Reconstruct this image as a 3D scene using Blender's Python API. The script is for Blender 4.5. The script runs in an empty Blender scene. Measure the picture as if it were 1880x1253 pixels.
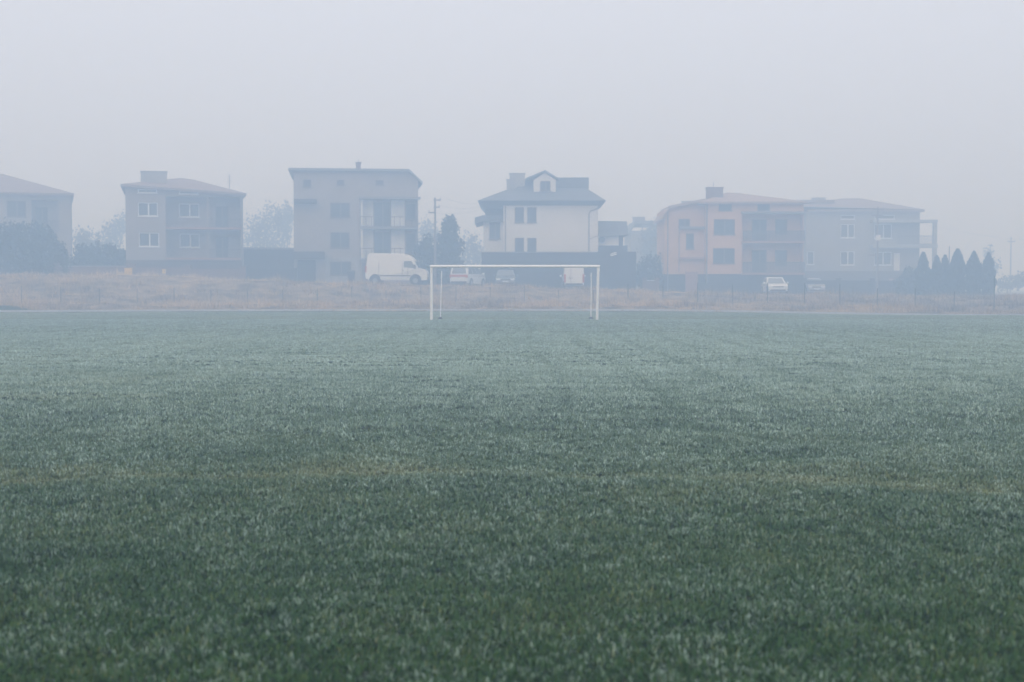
import bpy, bmesh, math, random
import numpy as np
from mathutils import Vector
random.seed(7)
rng = np.random.default_rng(11)
S = bpy.context.scene
C = S.collection
R = math.radians

# ------------------------------------------------------------------ camera
F = 2611.0            # focal length in photo pixels: a 50 mm lens on a 36 mm sensor
CAMZ = 1.5
PITCH = math.atan(101.5 / F)
cam_d = bpy.data.cameras.new('camera'); cam = bpy.data.objects.new('camera', cam_d); C.objects.link(cam)
cam_d.lens = 50.0; cam_d.sensor_width = 36.0; cam_d.clip_end = 6000; cam_d.clip_start = 0.1
cam.location = (0, 0, CAMZ); cam.rotation_euler = (R(90) - PITCH, 0, 0)
cam_d.dof.use_dof = True; cam_d.dof.focus_distance = 28.0; cam_d.dof.aperture_fstop = 2.8
S.camera = cam

def wx(px, Y, py=470):
    dy = (626.5 - py) / F
    s = Y / (math.cos(PITCH) + dy * math.sin(PITCH))
    return s * (px - 940) / F
def wz(py, Y):
    dy = (626.5 - py) / F
    s = Y / (math.cos(PITCH) + dy * math.sin(PITCH))
    return CAMZ + s * (dy * math.cos(PITCH) - math.sin(PITCH))

# ------------------------------------------------------------------ terrain heights
CX = [-300, -120, -80, -39, -29, -22.5, -15.9, -10, -5.8, 0, 6.7, 15, 23.4, 39, 80, 300]
CZ = [3.2, 2.9, 2.6, 2.22, 2.2, 2.03, 1.72, 1.56, 1.46, 1.34, 1.22, .87, .74, .64, .45, .3]
def vnoise(x, y, seed, n=256):
    g = np.random.default_rng(seed).random((n, n))
    x = np.asarray(x, float); y = np.asarray(y, float)
    xi = np.floor(x).astype(int); yi = np.floor(y).astype(int)
    fx = x - xi; fy = y - yi
    fx = fx * fx * (3 - 2 * fx); fy = fy * fy * (3 - 2 * fy)
    a = g[xi % n, yi % n]; b = g[(xi + 1) % n, yi % n]; c = g[xi % n, (yi + 1) % n]; d = g[(xi + 1) % n, (yi + 1) % n]
    return (a * (1 - fx) + b * fx) * (1 - fy) + (c * (1 - fx) + d * fx) * fy
def sm(t):
    t = np.clip(t, 0, 1); return t * t * (3 - 2 * t)
def fence_y(x):
    return 102.0 - 11.5 * np.minimum(np.abs(np.asarray(x, float)) / 33.0, 1.3) ** 2
def kerb_y(x):
    return 85.0 - 4.5 * np.minimum(np.abs(np.asarray(x, float)) / 30.0, 1.5) ** 2
def H(x, y):
    x = np.asarray(x, float); y = np.asarray(y, float)
    P = np.interp(x, CX, CZ)
    dip = -.28 * sm((x - 6) / 24) * sm((y - 70) / 14)
    fy = fence_y(x)
    k = kerb_y(x) + 1.0
    low = dip + .22 * sm((y - k) / np.maximum(fy - k, 1))
    t = sm((y - fy) / np.maximum(109 - fy, 3))
    z = low * (1 - t) + P * t
    bump = (vnoise(x * .9 + 40, y * .9, 5) - .5) * .34 + (vnoise(x * .33, y * .33 + 9, 6) - .5) * .36
    z = z + bump * sm((y - k) / 3) * (1 - sm((y - 107.5) / 2.5))
    return z
def h1(x, y): return float(H(x, y))

# ------------------------------------------------------------------ materials
MATS = {}
def mat(name, col, rough=.85, var=.12, scale=1.5, fine=14., bump=.0, spec=.25, metallic=0.):
    if name in MATS: return MATS[name]
    m = bpy.data.materials.new(name); m.use_nodes = True
    nt = m.node_tree; b = nt.nodes['Principled BSDF']
    tc = nt.nodes.new('ShaderNodeTexCoord')
    n1 = nt.nodes.new('ShaderNodeTexNoise'); n1.inputs['Scale'].default_value = scale; n1.inputs['Detail'].default_value = 5
    n2 = nt.nodes.new('ShaderNodeTexNoise'); n2.inputs['Scale'].default_value = fine; n2.inputs['Detail'].default_value = 3
    nt.links.new(tc.outputs['Object'], n1.inputs['Vector']); nt.links.new(tc.outputs['Object'], n2.inputs['Vector'])
    ad = nt.nodes.new('ShaderNodeMath'); ad.operation = 'ADD'
    nt.links.new(n1.outputs['Fac'], ad.inputs[0]); nt.links.new(n2.outputs['Fac'], ad.inputs[1])
    mr = nt.nodes.new('ShaderNodeMapRange'); mr.inputs[1].default_value = .6; mr.inputs[2].default_value = 1.4
    nt.links.new(ad.outputs[0], mr.inputs[0])
    mx = nt.nodes.new('ShaderNodeMix'); mx.data_type = 'RGBA'
    mx.inputs[6].default_value = (*[c * (1 - var) for c in col], 1); mx.inputs[7].default_value = (*[min(1, c * (1 + var)) for c in col], 1)
    nt.links.new(mr.outputs[0], mx.inputs[0]); nt.links.new(mx.outputs[2], b.inputs['Base Color'])
    b.inputs['Roughness'].default_value = rough; b.inputs['Specular IOR Level'].default_value = spec; b.inputs['Metallic'].default_value = metallic
    if bump:
        bp = nt.nodes.new('ShaderNodeBump'); bp.inputs['Strength'].default_value = bump; bp.inputs['Distance'].default_value = .03
        nt.links.new(n2.outputs['Fac'], bp.inputs['Height']); nt.links.new(bp.outputs[0], b.inputs['Normal'])
    MATS[name] = m
    return m
def brickmat(name, c1, c2, mortar, scale=1.0):
    m = mat(name, c1)
    nt = m.node_tree; b = nt.nodes['Principled BSDF']
    tc = [n for n in nt.nodes if n.type == 'TEX_COORD'][0]
    mp = nt.nodes.new('ShaderNodeMapping'); mp.inputs['Rotation'].default_value = (R(90), 0, 0)
    br = nt.nodes.new('ShaderNodeTexBrick'); br.inputs['Scale'].default_value = scale
    br.inputs['Color1'].default_value = (*c1, 1); br.inputs['Color2'].default_value = (*c2, 1); br.inputs['Mortar'].default_value = (*mortar, 1)
    br.inputs['Brick Width'].default_value = .26; br.inputs['Row Height'].default_value = .08; br.inputs['Mortar Size'].default_value = .012
    nt.links.new(tc.outputs['Object'], mp.inputs['Vector']); nt.links.new(mp.outputs[0], br.inputs['Vector'])
    nt.links.new(br.outputs['Color'], b.inputs['Base Color'])
    return m

M_beige = mat('render_beige', (.29, .255, .225), var=.24, scale=.5, fine=7)
M_grey = mat('render_grey', (.33, .32, .31), var=.24, scale=.5, fine=7)
M_tan = mat('render_tan', (.30, .26, .225), var=.24, scale=.5, fine=7)
M_white = mat('render_white', (.70, .675, .635), var=.12, scale=.5, fine=6)
M_orange = mat('render_orange', (.58, .37, .24), var=.16, scale=.5, fine=6)
M_greyblue = mat('render_cool_grey', (.275, .26, .235), var=.25, scale=.5, fine=7)
M_pale = mat('render_pale', (.76, .76, .75), var=.1)
M_plinth = mat('plinth_dark', (.045, .042, .042), var=.25)
M_plinthred = mat('plinth_brown', (.10, .075, .065), var=.25)
M_stone = mat('stone_pale', (.32, .30, .28), var=.25, scale=3)
M_roofdark = mat('roof_tile_dark', (.13, .135, .145), var=.25, scale=2, fine=9, bump=.5)
M_roofred = mat('roof_tile_red', (.27, .21, .19), var=.2, scale=2, fine=9, bump=.5)  # roof colour paled to stand in for fog thickening with height
M_rooforange = mat('roof_tile_orange', (.36, .26, .20), var=.2, scale=2, fine=9, bump=.5)  # paled likewise: the fog fade higher up is put into the tile colour
M_roofgrey = mat('roof_sheet_grey', (.21, .21, .215), var=.2, scale=2)
M_frame = mat('window_frame_white', (.78, .78, .77), rough=.4, var=.04)
M_framedark = mat('window_frame_brown', (.13, .10, .085), rough=.5, var=.1)
M_glass = mat('window_glass', (.035, .042, .05), rough=.12, var=.3, scale=.7, spec=.5)
M_dark = mat('dark_void', (.03, .03, .032), var=.2)
M_metal = mat('railing_metal', (.09, .09, .095), rough=.6, var=.15)
M_concrete = mat('concrete', (.33, .33, .32), var=.15)
M_slabpink = mat('slab_painted', (.36, .22, .19), var=.15)
M_wood = mat('pole_wood', (.21, .19, .18), var=.25)
M_white_paint = mat('goal_white_paint', (.88, .88, .87), rough=.45, var=.08, scale=3, fine=20)
M_carwhite = mat('car_paint_white', (.78, .78, .77), rough=.25, var=.03, spec=.5)
M_carsilver = mat('car_paint_grey', (.36, .37, .38), rough=.3, var=.04, spec=.5)
M_cardark = mat('car_paint_dark', (.13, .15, .18), rough=.3, var=.08, spec=.5)
M_carred = mat('car_band_red', (.50, .07, .05), rough=.35, var=.06, spec=.4)
M_carglass = mat('car_glass', (.09, .11, .125), rough=.1, var=.15, scale=.9, spec=1.0)
M_tyre = mat('tyre_rubber', (.025, .025, .026), var=.2)
M_rim = mat('rim_alloy', (.30, .30, .31), rough=.4, var=.1)
M_trim = mat('black_trim', (.04, .04, .042), rough=.6, var=.15)
M_lamp = mat('headlamp_glass', (.75, .77, .80), rough=.15, var=.05, spec=.6)
M_tail = mat('tail_lamp_red', (.45, .05, .04), rough=.25, var=.08, spec=.5)
M_plate = mat('number_plate', (.75, .75, .74), rough=.5, var=.04)
M_yellow = mat('cabinet_yellow', (.78, .50, .08), rough=.5, var=.06)
M_fence = mat('fence_green_steel', (.045, .075, .065), rough=.6, var=.15)
M_brick = brickmat('brick_red', (.20, .10, .08), (.15, .075, .065), (.22, .2, .18))
M_boards = mat('board_dark', (.045, .04, .038), var=.3, scale=.8, fine=5)
M_leaf = mat('leaf_evergreen', (.03, .042, .028), var=.5, scale=1.2, fine=4, rough=.8)
M_leafblue = mat('leaf_conifer', (.026, .038, .028), var=.45, scale=1.2, fine=4, rough=.8)
M_twig = mat('twig_bare', (.11, .10, .09), var=.35, scale=1.2, fine=4)
M_bark = mat('bark', (.07, .06, .052), var=.3)
M_asphalt = mat('asphalt', (.055, .055, .057), var=.2, scale=.7, fine=30)
M_kerb = mat('kerb_frosted', (.50, .51, .52), var=.15, scale=2, fine=9)
M_rubber = mat('pole_foot', (.05, .05, .05), var=.2)
M_wire = mat('cable_black', (.05, .05, .05))

# ------------------------------------------------------------------ mesh helpers
class MB:
    def __init__(s): s.v = []; s.f = []
    def add(s, vs, fs):
        o = len(s.v); s.v += [tuple(p) for p in vs]; s.f += [tuple(i + o for i in f) for f in fs]; return s
    def box(s, x0, x1, y0, y1, z0, z1):
        if x0 > x1: x0, x1 = x1, x0
        if z0 > z1: z0, z1 = z1, z0
        if y0 > y1: y0, y1 = y1, y0
        return s.add([(x0, y0, z0), (x1, y0, z0), (x1, y1, z0), (x0, y1, z0), (x0, y0, z1), (x1, y0, z1), (x1, y1, z1), (x0, y1, z1)],
                     [(0, 3, 2, 1), (4, 5, 6, 7), (0, 1, 5, 4), (1, 2, 6, 5), (2, 3, 7, 6), (3, 0, 4, 7)])
    def prism(s, poly, y0, y1):           # outline in x-z, run along y
        n = len(poly)
        a = [(p[0], y0, p[1]) for p in poly]; b = [(p[0], y1, p[1]) for p in poly]
        return s.add(a + b, [tuple(range(n)), tuple(range(2 * n - 1, n - 1, -1))] + [(i, i + n, (i + 1) % n + n, (i + 1) % n) for i in range(n)])
    def tube(s, p, q, r, r2=None, n=8):
        p = Vector(p); q = Vector(q); r2 = r if r2 is None else r2
        d = (q - p).normalized(); u = d.orthogonal().normalized(); w = d.cross(u)
        vs = []
        for c, rr in ((p, r), (q, r2)):
            for k in range(n):
                a = 2 * math.pi * k / n; vs.append(c + u * rr * math.cos(a) + w * rr * math.sin(a))
        return s.add(vs, [(k, (k + 1) % n, (k + 1) % n + n, k + n) for k in range(n)] + [tuple(range(n - 1, -1, -1)), tuple(range(n, 2 * n))])
    def build(s, name, m, parent=None, loc=None, bevel=0, smooth=False):
        me = bpy.data.meshes.new(name); me.from_pydata(s.v, [], s.f)
        bm = bmesh.new(); bm.from_mesh(me); bmesh.ops.recalc_face_normals(bm, faces=bm.faces); bm.to_mesh(me); bm.free()
        o = bpy.data.objects.new(name, me); C.objects.link(o); me.materials.append(m)
        if parent: o.parent = parent
        if loc: o.location = loc
        if bevel:
            b = o.modifiers.new('edge', 'BEVEL'); b.width = bevel; b.segments = 3; b.limit_method = 'ANGLE'; b.angle_limit = R(25)
        if smooth: me.polygons.foreach_set('use_smooth', [len(p.vertices) == 4 for p in me.polygons])   # end caps stay flat
        return o
def tag(o, label=None, cat=None, group=None, kind=None):
    if label: o['label'] = label
    if cat:
        o['category'] = cat
        if not kind: o['kind'] = 'thing'
    if group: o['group'] = group
    if kind: o['kind'] = kind
    return o
def empty(name, loc, rz=0):
    o = bpy.data.objects.new(name, None); C.objects.link(o); o.location = loc; o.rotation_euler = (0, 0, rz); o.empty_display_size = .3
    return o
def np_mesh(name, V, Fc, m, attrs=None):
    me = bpy.data.meshes.new(name)
    n = Fc.shape[1]
    me.vertices.add(len(V)); me.vertices.foreach_set('co', V.astype(np.float32).ravel())
    me.loops.add(Fc.size); me.loops.foreach_set('vertex_index', Fc.astype(np.int32).ravel())
    me.polygons.add(len(Fc)); me.polygons.foreach_set('loop_start', np.arange(0, Fc.size, n, dtype=np.int32))
    me.polygons.foreach_set('loop_total', np.full(len(Fc), n, np.int32))
    for k, a in (attrs or {}).items():
        at = me.attributes.new(k, 'FLOAT', 'POINT'); at.data.foreach_set('value', a.astype(np.float32))
    me.update(calc_edges=True); me.materials.append(m)
    o = bpy.data.objects.new(name, me); C.objects.link(o)
    return o

# ------------------------------------------------------------------ ground
xs = np.concatenate([[-1400, -700, -350, -180, -110], np.arange(-72, 72.1, 1.5), [110, 180, 350, 700, 1400]])
ys = np.concatenate([[-400, -150, -50], np.arange(-10, 76, 3.), np.arange(76, 124.1, 1.), [126, 130, 140, 170, 250, 500, 1000, 1800]])
def grid_obj(name, xs, ys, dz, m):
    XX, YY = np.meshgrid(xs, ys); ZZ = H(XX, YY) + dz
    V = np.stack([XX, YY, ZZ], -1).reshape(-1, 3)
    nx = len(xs); i = np.arange(len(ys) - 1)[:, None] * nx + np.arange(nx - 1)[None, :]; i = i.ravel()
    Fc = np.stack([i, i + 1, i + 1 + nx, i + nx], 1)
    return np_mesh(name, V, Fc, m)
def ground_material():
    m = bpy.data.materials.new('field_ground'); m.use_nodes = True
    nt = m.node_tree; N = nt.nodes; L = nt.links; b = N['Principled BSDF']
    tc = N.new('ShaderNodeTexCoord'); sx = N.new('ShaderNodeSeparateXYZ'); L.new(tc.outputs['Object'], sx.inputs[0])
    def noise(scale, vec=None, det=4):
        n = N.new('ShaderNodeTexNoise'); n.inputs['Scale'].default_value = scale; n.inputs['Detail'].default_value = det
        L.new(vec or tc.outputs['Object'], n.inputs['Vector']); return n.outputs['Fac']
    def ramp(fac, stops):
        r = N.new('ShaderNodeValToRGB'); e = r.color_ramp.elements
        e[0].position, e[0].color = stops[0][0], (*stops[0][1], 1); e[1].position, e[1].color = stops[-1][0], (*stops[-1][1], 1)
        for p, c in stops[1:-1]:
            k = e.new(p); k.color = (*c, 1)
        L.new(fac, r.inputs[0]); return r.outputs[0]
    turf = ramp(noise(2.2), [(.3, (.016, .036, .012)), (.5, (.030, .055, .022)), (.7, (.05, .062, .034))])
    dry = ramp(noise(.9, det=6), [(.34, (.06, .055, .035)), (.5, (.22, .17, .11)), (.68, (.38, .29, .19))])
    ma = N.new('ShaderNodeMapRange'); ma.inputs[1].default_value = 84; ma.inputs[2].default_value = 87
    L.new(sx.outputs['Y'], ma.inputs[0])
    mx = N.new('ShaderNodeMix'); mx.data_type = 'RGBA'; L.new(ma.outputs[0], mx.inputs[0]); L.new(turf, mx.inputs[6]); L.new(dry, mx.inputs[7])
    L.new(mx.outputs[2], b.inputs['Base Color']); b.inputs['Roughness'].default_value = .95; b.inputs['Specular IOR Level'].default_value = .1
    bp = N.new('ShaderNodeBump'); bp.inputs['Strength'].default_value = .8; bp.inputs['Distance'].default_value = .04
    L.new(noise(9, det=5), bp.inputs['Height']); L.new(bp.outputs[0], b.inputs['Normal'])
    return m
tag(grid_obj('ground', xs, ys, 0, ground_material()), kind='structure')
tag(grid_obj('road', xs[4:-4], ys[(ys >= 111) & (ys <= 126)], .03, M_asphalt), kind='structure')

# kerb round the far end of the pitch
mb = MB()
kx = np.arange(-70, 70.1, 2.)
for a, b in zip(kx[:-1], kx[1:]):
    ya, yb = float(kerb_y(a)), float(kerb_y(b)); za, zb = h1(a, ya), h1(b, yb)
    mb.add([(a, ya, za - .1), (b - .02, yb, zb - .1), (b - .02, yb + .3, zb - .1), (a, ya + .3, za - .1),
            (a, ya, za + .11), (b - .02, yb, zb + .11), (b - .02, yb + .3, zb + .11), (a, ya + .3, za + .11)],
           [(0, 3, 2, 1), (4, 5, 6, 7), (0, 1, 5, 4), (1, 2, 6, 5), (2, 3, 7, 6), (3, 0, 4, 7)])
tag(mb.build('kerb', M_kerb), kind='structure')

# ------------------------------------------------------------------ grass
def blade_material(name, greens, frostcol, browns):
    m = bpy.data.materials.new(name); m.use_nodes = True
    nt = m.node_tree; N = nt.nodes; L = nt.links; b = N['Principled BSDF']
    def at(n):
        a = N.new('ShaderNodeAttribute'); a.attribute_name = n; return a.outputs['Fac']
    r = N.new('ShaderNodeValToRGB'); e = r.color_ramp.elements
    cols = greens + browns
    e[0].position, e[0].color = 0, (*cols[0], 1); e[1].position, e[1].color = 1, (*cols[-1], 1)
    for k, c in enumerate(cols[1:-1]):
        q = e.new((k + 1) / (len(cols) - 1)); q.color = (*c, 1)
    L.new(at('hue'), r.inputs[0])
    mx = N.new('ShaderNodeMix'); mx.data_type = 'RGBA'
    L.new(at('frost'), mx.inputs[0]); L.new(r.outputs[0], mx.inputs[6]); mx.inputs[7].default_value = (*frostcol, 1)
    L.new(mx.outputs[2], b.inputs['Base Color'])
    b.inputs['Roughness'].default_value = .7; b.inputs['Specular IOR Level'].default_value = .2
    return m
def make_blades(x, y, z, h, w, lean, az, frost, hue, curved):
    n = len(x)
    ux, uy = np.cos(az), np.sin(az)                       # lean direction
    sx_, sy_ = -uy, ux                                   # blade width direction
    tw = rng.uniform(-.9, .9, n); sx2 = sx_ * np.cos(tw) - ux * np.sin(tw) * .6; sy2 = sy_ * np.cos(tw) - uy * np.sin(tw) * .6
    dl = np.sin(lean) * h; dz = np.cos(lean) * h
    B1 = np.stack([x - sx2 * w / 2, y - sy2 * w / 2, z - .005], -1); B2 = np.stack([x + sx2 * w / 2, y + sy2 * w / 2, z - .005], -1)
    T = np.stack([x + ux * dl, y + uy * dl, z + dz], -1)
    if not curved:
        V = np.stack([B1, B2, T], 1).reshape(-1, 3); Fc = np.arange(3 * n).reshape(-1, 3)
        fr = np.stack([frost * .6, frost * .6, frost], 1).ravel(); hu = np.repeat(hue, 3)
        return V, Fc, fr, hu
    mx_, my_, mz_ = x + ux * dl * .36, y + uy * dl * .36, z + dz * .62
    M1 = np.stack([mx_ - sx2 * w * .38, my_ - sy2 * w * .38, mz_], -1); M2 = np.stack([mx_ + sx2 * w * .38, my_ + sy2 * w * .38, mz_], -1)
    V = np.stack([B1, B2, M1, M2, T], 1).reshape(-1, 3)
    k = np.arange(n)[:, None] * 5
    Fc = np.concatenate([k + [[0, 1, 3]], k + [[0, 3, 2]], k + [[2, 3, 4]]], 0)
    fr = np.stack([frost * .12, frost * .12, frost * .8, frost * .8, frost], 1).ravel(); hu = np.repeat(hue, 5)
    return V, Fc, fr, hu
def frustum_pts(Y0, Y1, dens, margin=3.4, k=.43):
    area = k * (Y1 ** 2 - Y0 ** 2) + 2 * margin * (Y1 - Y0)
    n = int(area * dens)
    u = rng.random(n * 2)
    Y = Y0 + (Y1 - Y0) * u
    keep = rng.random(n * 2) < (k * Y + margin) / (k * Y1 + margin)
    Y = Y[keep][:n]
    X = rng.uniform(-1, 1, len(Y)) * (k * Y + margin)
    return X, Y
parts = []
def field_zone(Y0, Y1, tufts, per, spread, w, hgt, curved):
    tx, ty = frustum_pts(Y0, Y1, tufts)
    x = np.repeat(tx, per); y = np.repeat(ty, per); n = len(x)
    taz = rng.uniform(0, 2 * np.pi, n); rr = np.abs(rng.normal(0, spread, n))
    x = x + np.cos(taz) * rr; y = y + np.sin(taz) * rr
    tfr = np.repeat(rng.random(len(tx)), per)
    patch = vnoise(x * 2.6, y * 1.6, 21); patch2 = vnoise(x * .5 + 7, y * .35, 22); clump = vnoise(x * 17, y * 15, 23); clump2 = vnoise(x * 7 + 31, y * 6, 26)
    big = vnoise(x * .16 + 3, y * .11, 27)
    far = sm((y - 4) / 32) ** .7                             # frost colour grows with distance, painting in the paler grazing-view brightness
    relief = (.024 * vnoise(x * 1.9, y * 2.3, 31) ** 1.5 + .020 * vnoise(x * 4.6, y * 5.2, 32) + .024 * vnoise(x * .8, y * 1.9, 38) ** 2) * (1 - .6 * sm((y - 25) / 20))
    hh = hgt * (.45 + .6 * clump + .3 * clump2) * rng.uniform(.5, 1.4, n)
    lean = np.clip(rng.normal(.75, .36, n), .05, 1.45)
    az = np.where(rng.random(n) < .6, taz, rng.uniform(0, 2 * np.pi, n))
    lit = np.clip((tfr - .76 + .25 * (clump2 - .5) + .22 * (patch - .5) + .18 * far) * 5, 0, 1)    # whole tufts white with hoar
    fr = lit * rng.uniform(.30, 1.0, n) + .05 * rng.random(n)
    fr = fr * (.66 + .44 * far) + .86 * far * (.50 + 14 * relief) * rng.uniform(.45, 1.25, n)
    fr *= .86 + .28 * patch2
    stripe = np.exp(-(((x + .12 * np.sin(y * .21)) % 1.3 - .6) / .13) ** 2)
    fr *= 1 - .22 * stripe * sm((y - 10) / 8) * (.4 + vnoise(x * .4, y * .12, 28))
    hue = np.clip(.14 + .36 * vnoise(x * .8 + 50, y * .8, 24) * big * 1.5 + .25 * (vnoise(x * 5, y * 4, 25) - .5) + rng.normal(0, .12, n) + .4 * (rng.random(n) < .06), 0, 1)
    # the worn painted arc, yellowed and short
    rad = np.hypot(x + .6, y - 1.95); on = np.exp(-((rad - 9.15 + .25 * (vnoise(x * .9, y * .9, 29) - .5)) / .24) ** 2) * (.7 + .4 * vnoise(x * 1.3, y * 1.3, 30))
    band = np.exp(-((rad - 9.6) / .55) ** 2)
    on = np.clip(on, 0, 1)
    hue = np.clip(hue + .32 * on + .20 * band * big, 0, 1); hh = hh * (1 - .35 * on); fr = np.clip(fr * (1 - .2 * on) + .10 * on, 0, 1)
    # behind the goal line the turf is thin and greyish
    behind = sm((y - 62.2) / 1.0)
    hue = np.clip(hue + .40 * behind, 0, 1); hh *= 1 - .25 * behind; fr = np.clip(fr * (1 - .25 * behind), 0, 1)
    line = np.exp(-((y - 62.65) / .13) ** 2); fr = np.clip(fr + .8 * line, 0, 1); hh = hh * (1 + .2 * line)
    worn = np.exp(-((x - .05) / 3.2) ** 2 - ((y - 61.8) / 2.0) ** 2); hue = np.clip(hue + .3 * worn, 0, 1)
    keep = (y < kerb_y(x) - 2.0 - 1.2 * vnoise(x * .7, y * 0, 33))
    z = H(x, y) + relief
    a = [q[keep] for q in (x, y, z, hh, lean, az, np.clip(fr, 0, 1), hue)]
    ww = np.full(keep.sum(), w) * rng.uniform(.7, 1.3, keep.sum())
    parts.append(make_blades(a[0], a[1], a[2], a[3], ww, a[4], a[5], a[6], a[7], curved))
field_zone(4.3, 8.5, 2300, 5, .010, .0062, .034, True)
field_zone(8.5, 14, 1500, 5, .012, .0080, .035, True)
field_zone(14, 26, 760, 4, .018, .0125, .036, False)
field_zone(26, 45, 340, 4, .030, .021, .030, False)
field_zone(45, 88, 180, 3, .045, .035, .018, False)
Vs, Fs, fr, hu = [], [], [], []; off = 0
for V, Fc, a, b in parts:
    Vs.append(V); Fs.append(Fc + off); fr.append(a); hu.append(b); off += len(V)
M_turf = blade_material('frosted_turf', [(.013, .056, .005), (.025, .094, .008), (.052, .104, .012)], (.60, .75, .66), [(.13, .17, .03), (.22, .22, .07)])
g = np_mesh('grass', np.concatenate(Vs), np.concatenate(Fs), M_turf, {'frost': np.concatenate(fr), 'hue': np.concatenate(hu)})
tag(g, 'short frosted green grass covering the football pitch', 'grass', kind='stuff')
del parts, Vs, Fs, fr, hu

# tall dry grass on the bank
n = 130000
x = rng.uniform(-48, 48, n); y = rng.uniform(84, 111.5, n)
keep = (y > kerb_y(x) - 1.6 + 2.0 * vnoise(x * .8, y * .1, 45)) & (rng.random(n) < .25 + .9 * vnoise(x * 1.1, y * 1.1, 41)); x = x[keep]; y = y[keep]; n = len(x)
cl = vnoise(x * .8 + 11, y * .8, 42)
hh = (.08 + .62 * cl ** 1.6) * rng.uniform(.5, 1.35, n) * (.45 + .55 * sm((y - kerb_y(x) - 1) / 6)) * (1 - .3 * sm((y - 107) / 3))
M_dry = blade_material('dry_bank_grass', [(.05, .05, .028), (.15, .12, .07)], (.50, .45, .40), [(.40, .285, .15), (.62, .45, .26)])
hue = np.clip(.95 * vnoise(x * .5, y * .5, 43) + .45 * rng.random(n) - .06 + .12 * sm((y - 104) / 4) - .2 * sm((x - 5) / 25), 0, 1)
V, Fc, a, b = make_blades(x, y, H(x, y), hh, np.full(n, .045) * rng.uniform(.6, 1.4, n), np.clip(rng.normal(.5, .3, n), 0, 1.3), rng.uniform(0, 6.28, n), np.clip(.6 * rng.random(n) * vnoise(x * .5, y * .5, 44), 0, 1), hue, False)
tag(np_mesh('dry_grass', V, Fc, M_dry, {'frost': a, 'hue': b}), 'tall dry reddish grass covering the bank below the road', 'grass', kind='stuff')

# ------------------------------------------------------------------ the goal
GY = 62.1
gx0, gx1 = wx(792, GY, 540), wx(1097.5, GY, 540); gtop = wz(489.5, GY)
gr = tag(empty('football_goal', ((gx0 + gx1) / 2, GY, 0)), 'white metal football goal frame standing without a net on the frosted pitch', 'goal')
hw = (gx1 - gx0) / 2
MB().tube((-hw, 0, -.2), (-hw + .01, 0, gtop - .061), .06, n=28).build('post', M_white_paint, gr)
MB().tube((hw - .035, 0, -.2), (hw + .02, 0, gtop - .061), .06, n=28).build('post', M_white_paint, gr)
MB().tube((-hw - .06, 0, gtop), (hw + .085, 0, gtop), .06, n=28).build('crossbar', M_white_paint, gr)
for i, (pxb, pxt, pyt, pyb, lab) in enumerate([(808.5, 811, 498, 585.5, 'thin white net pole leaning beside the goalpost nearer the large white van'),
                                               (1085, 1085.5, 501, 586.5, 'thin upright white net pole beside the goalpost nearer the small white van')]):
    Y = GY + 1.6
    xb, xt = wx(pxb, Y, 580), wx(pxt, Y, 500)
    r = tag(empty('net_pole', (xb, Y, 0)), lab, 'net pole', 'net poles behind the goal')
    MB().tube((0, 0, .05), (xt - xb, 0, wz(pyt, Y)), .024, n=16).build('pole', M_white_paint, r)
    MB().tube((0, 0, -.02), (0, 0, .10), .13, .06, n=14).build('foot', M_rubber, r)

# ------------------------------------------------------------------ fences at the foot of the bank
posts_px = [-30, 40, 112, 183, 252, 320, 387, 455, 519, 583, 646, 709, 773, 837, 900, 963, 1026, 1090, 1153, 1217, 1281, 1345, 1409, 1477, 1542, 1611, 1680, 1752, 1825]
def post_xy(px):
    Y = 95.
    for _ in range(6):
        Y = float(fence_y(wx(px, Y, 560)))
    return wx(px, Y, 560), Y
def make_fence(pxs, h, r, label, tall_last=False):
    pts = [post_xy(p) for p in pxs]
    root = tag(empty('wire_fence', (pts[0][0], pts[0][1], h1(*pts[0]))), label, 'fence')
    bx, by, bz = root.location
    tops = []
    for i, (x, y) in enumerate(pts):
        z = h1(x, y); hh = h * random.uniform(.95, 1.06)
        if tall_last and i == len(pts) - 1: hh = 2.25
        tops.append((x - bx, y - by, z - bz, hh))
        q = MB().tube((x - bx, y - by, z - bz - .2), (x - bx + random.uniform(-.02, .02), y - by, z - bz + hh), r, n=8)
        q.tube((x - bx, y - by, z - bz + hh), (x - bx, y - by, z - bz + hh + .03), r * 1.25, n=8)
        q.build('post', M_fence, root)
    w = MB()
    for a, b in zip(tops[:-1], tops[1:]):
        for f in (.12, .3, .5, .7, .93):
            w.tube((a[0], a[1], a[2] + f * h), (b[0], b[1], b[2] + f * h), .0035, n=4)
        for k in range(1, 12):
            t = k / 12; p = [a[j] + (b[j] - a[j]) * t for j in range(3)]
            w.tube((p[0], p[1], p[2] + .1 * h), (p[0], p[1], p[2] + .93 * h), .002, n=3)
    w.build('wire_mesh', M_fence, root)
make_fence(posts_px[:18], 1.1, .025, 'low wire mesh fence with thin green posts half sunk in dry grass behind the goal')
make_fence(posts_px[18:], 1.35, .034, 'taller green wire fence with one high end post near the pointed thujas', True)

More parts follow.
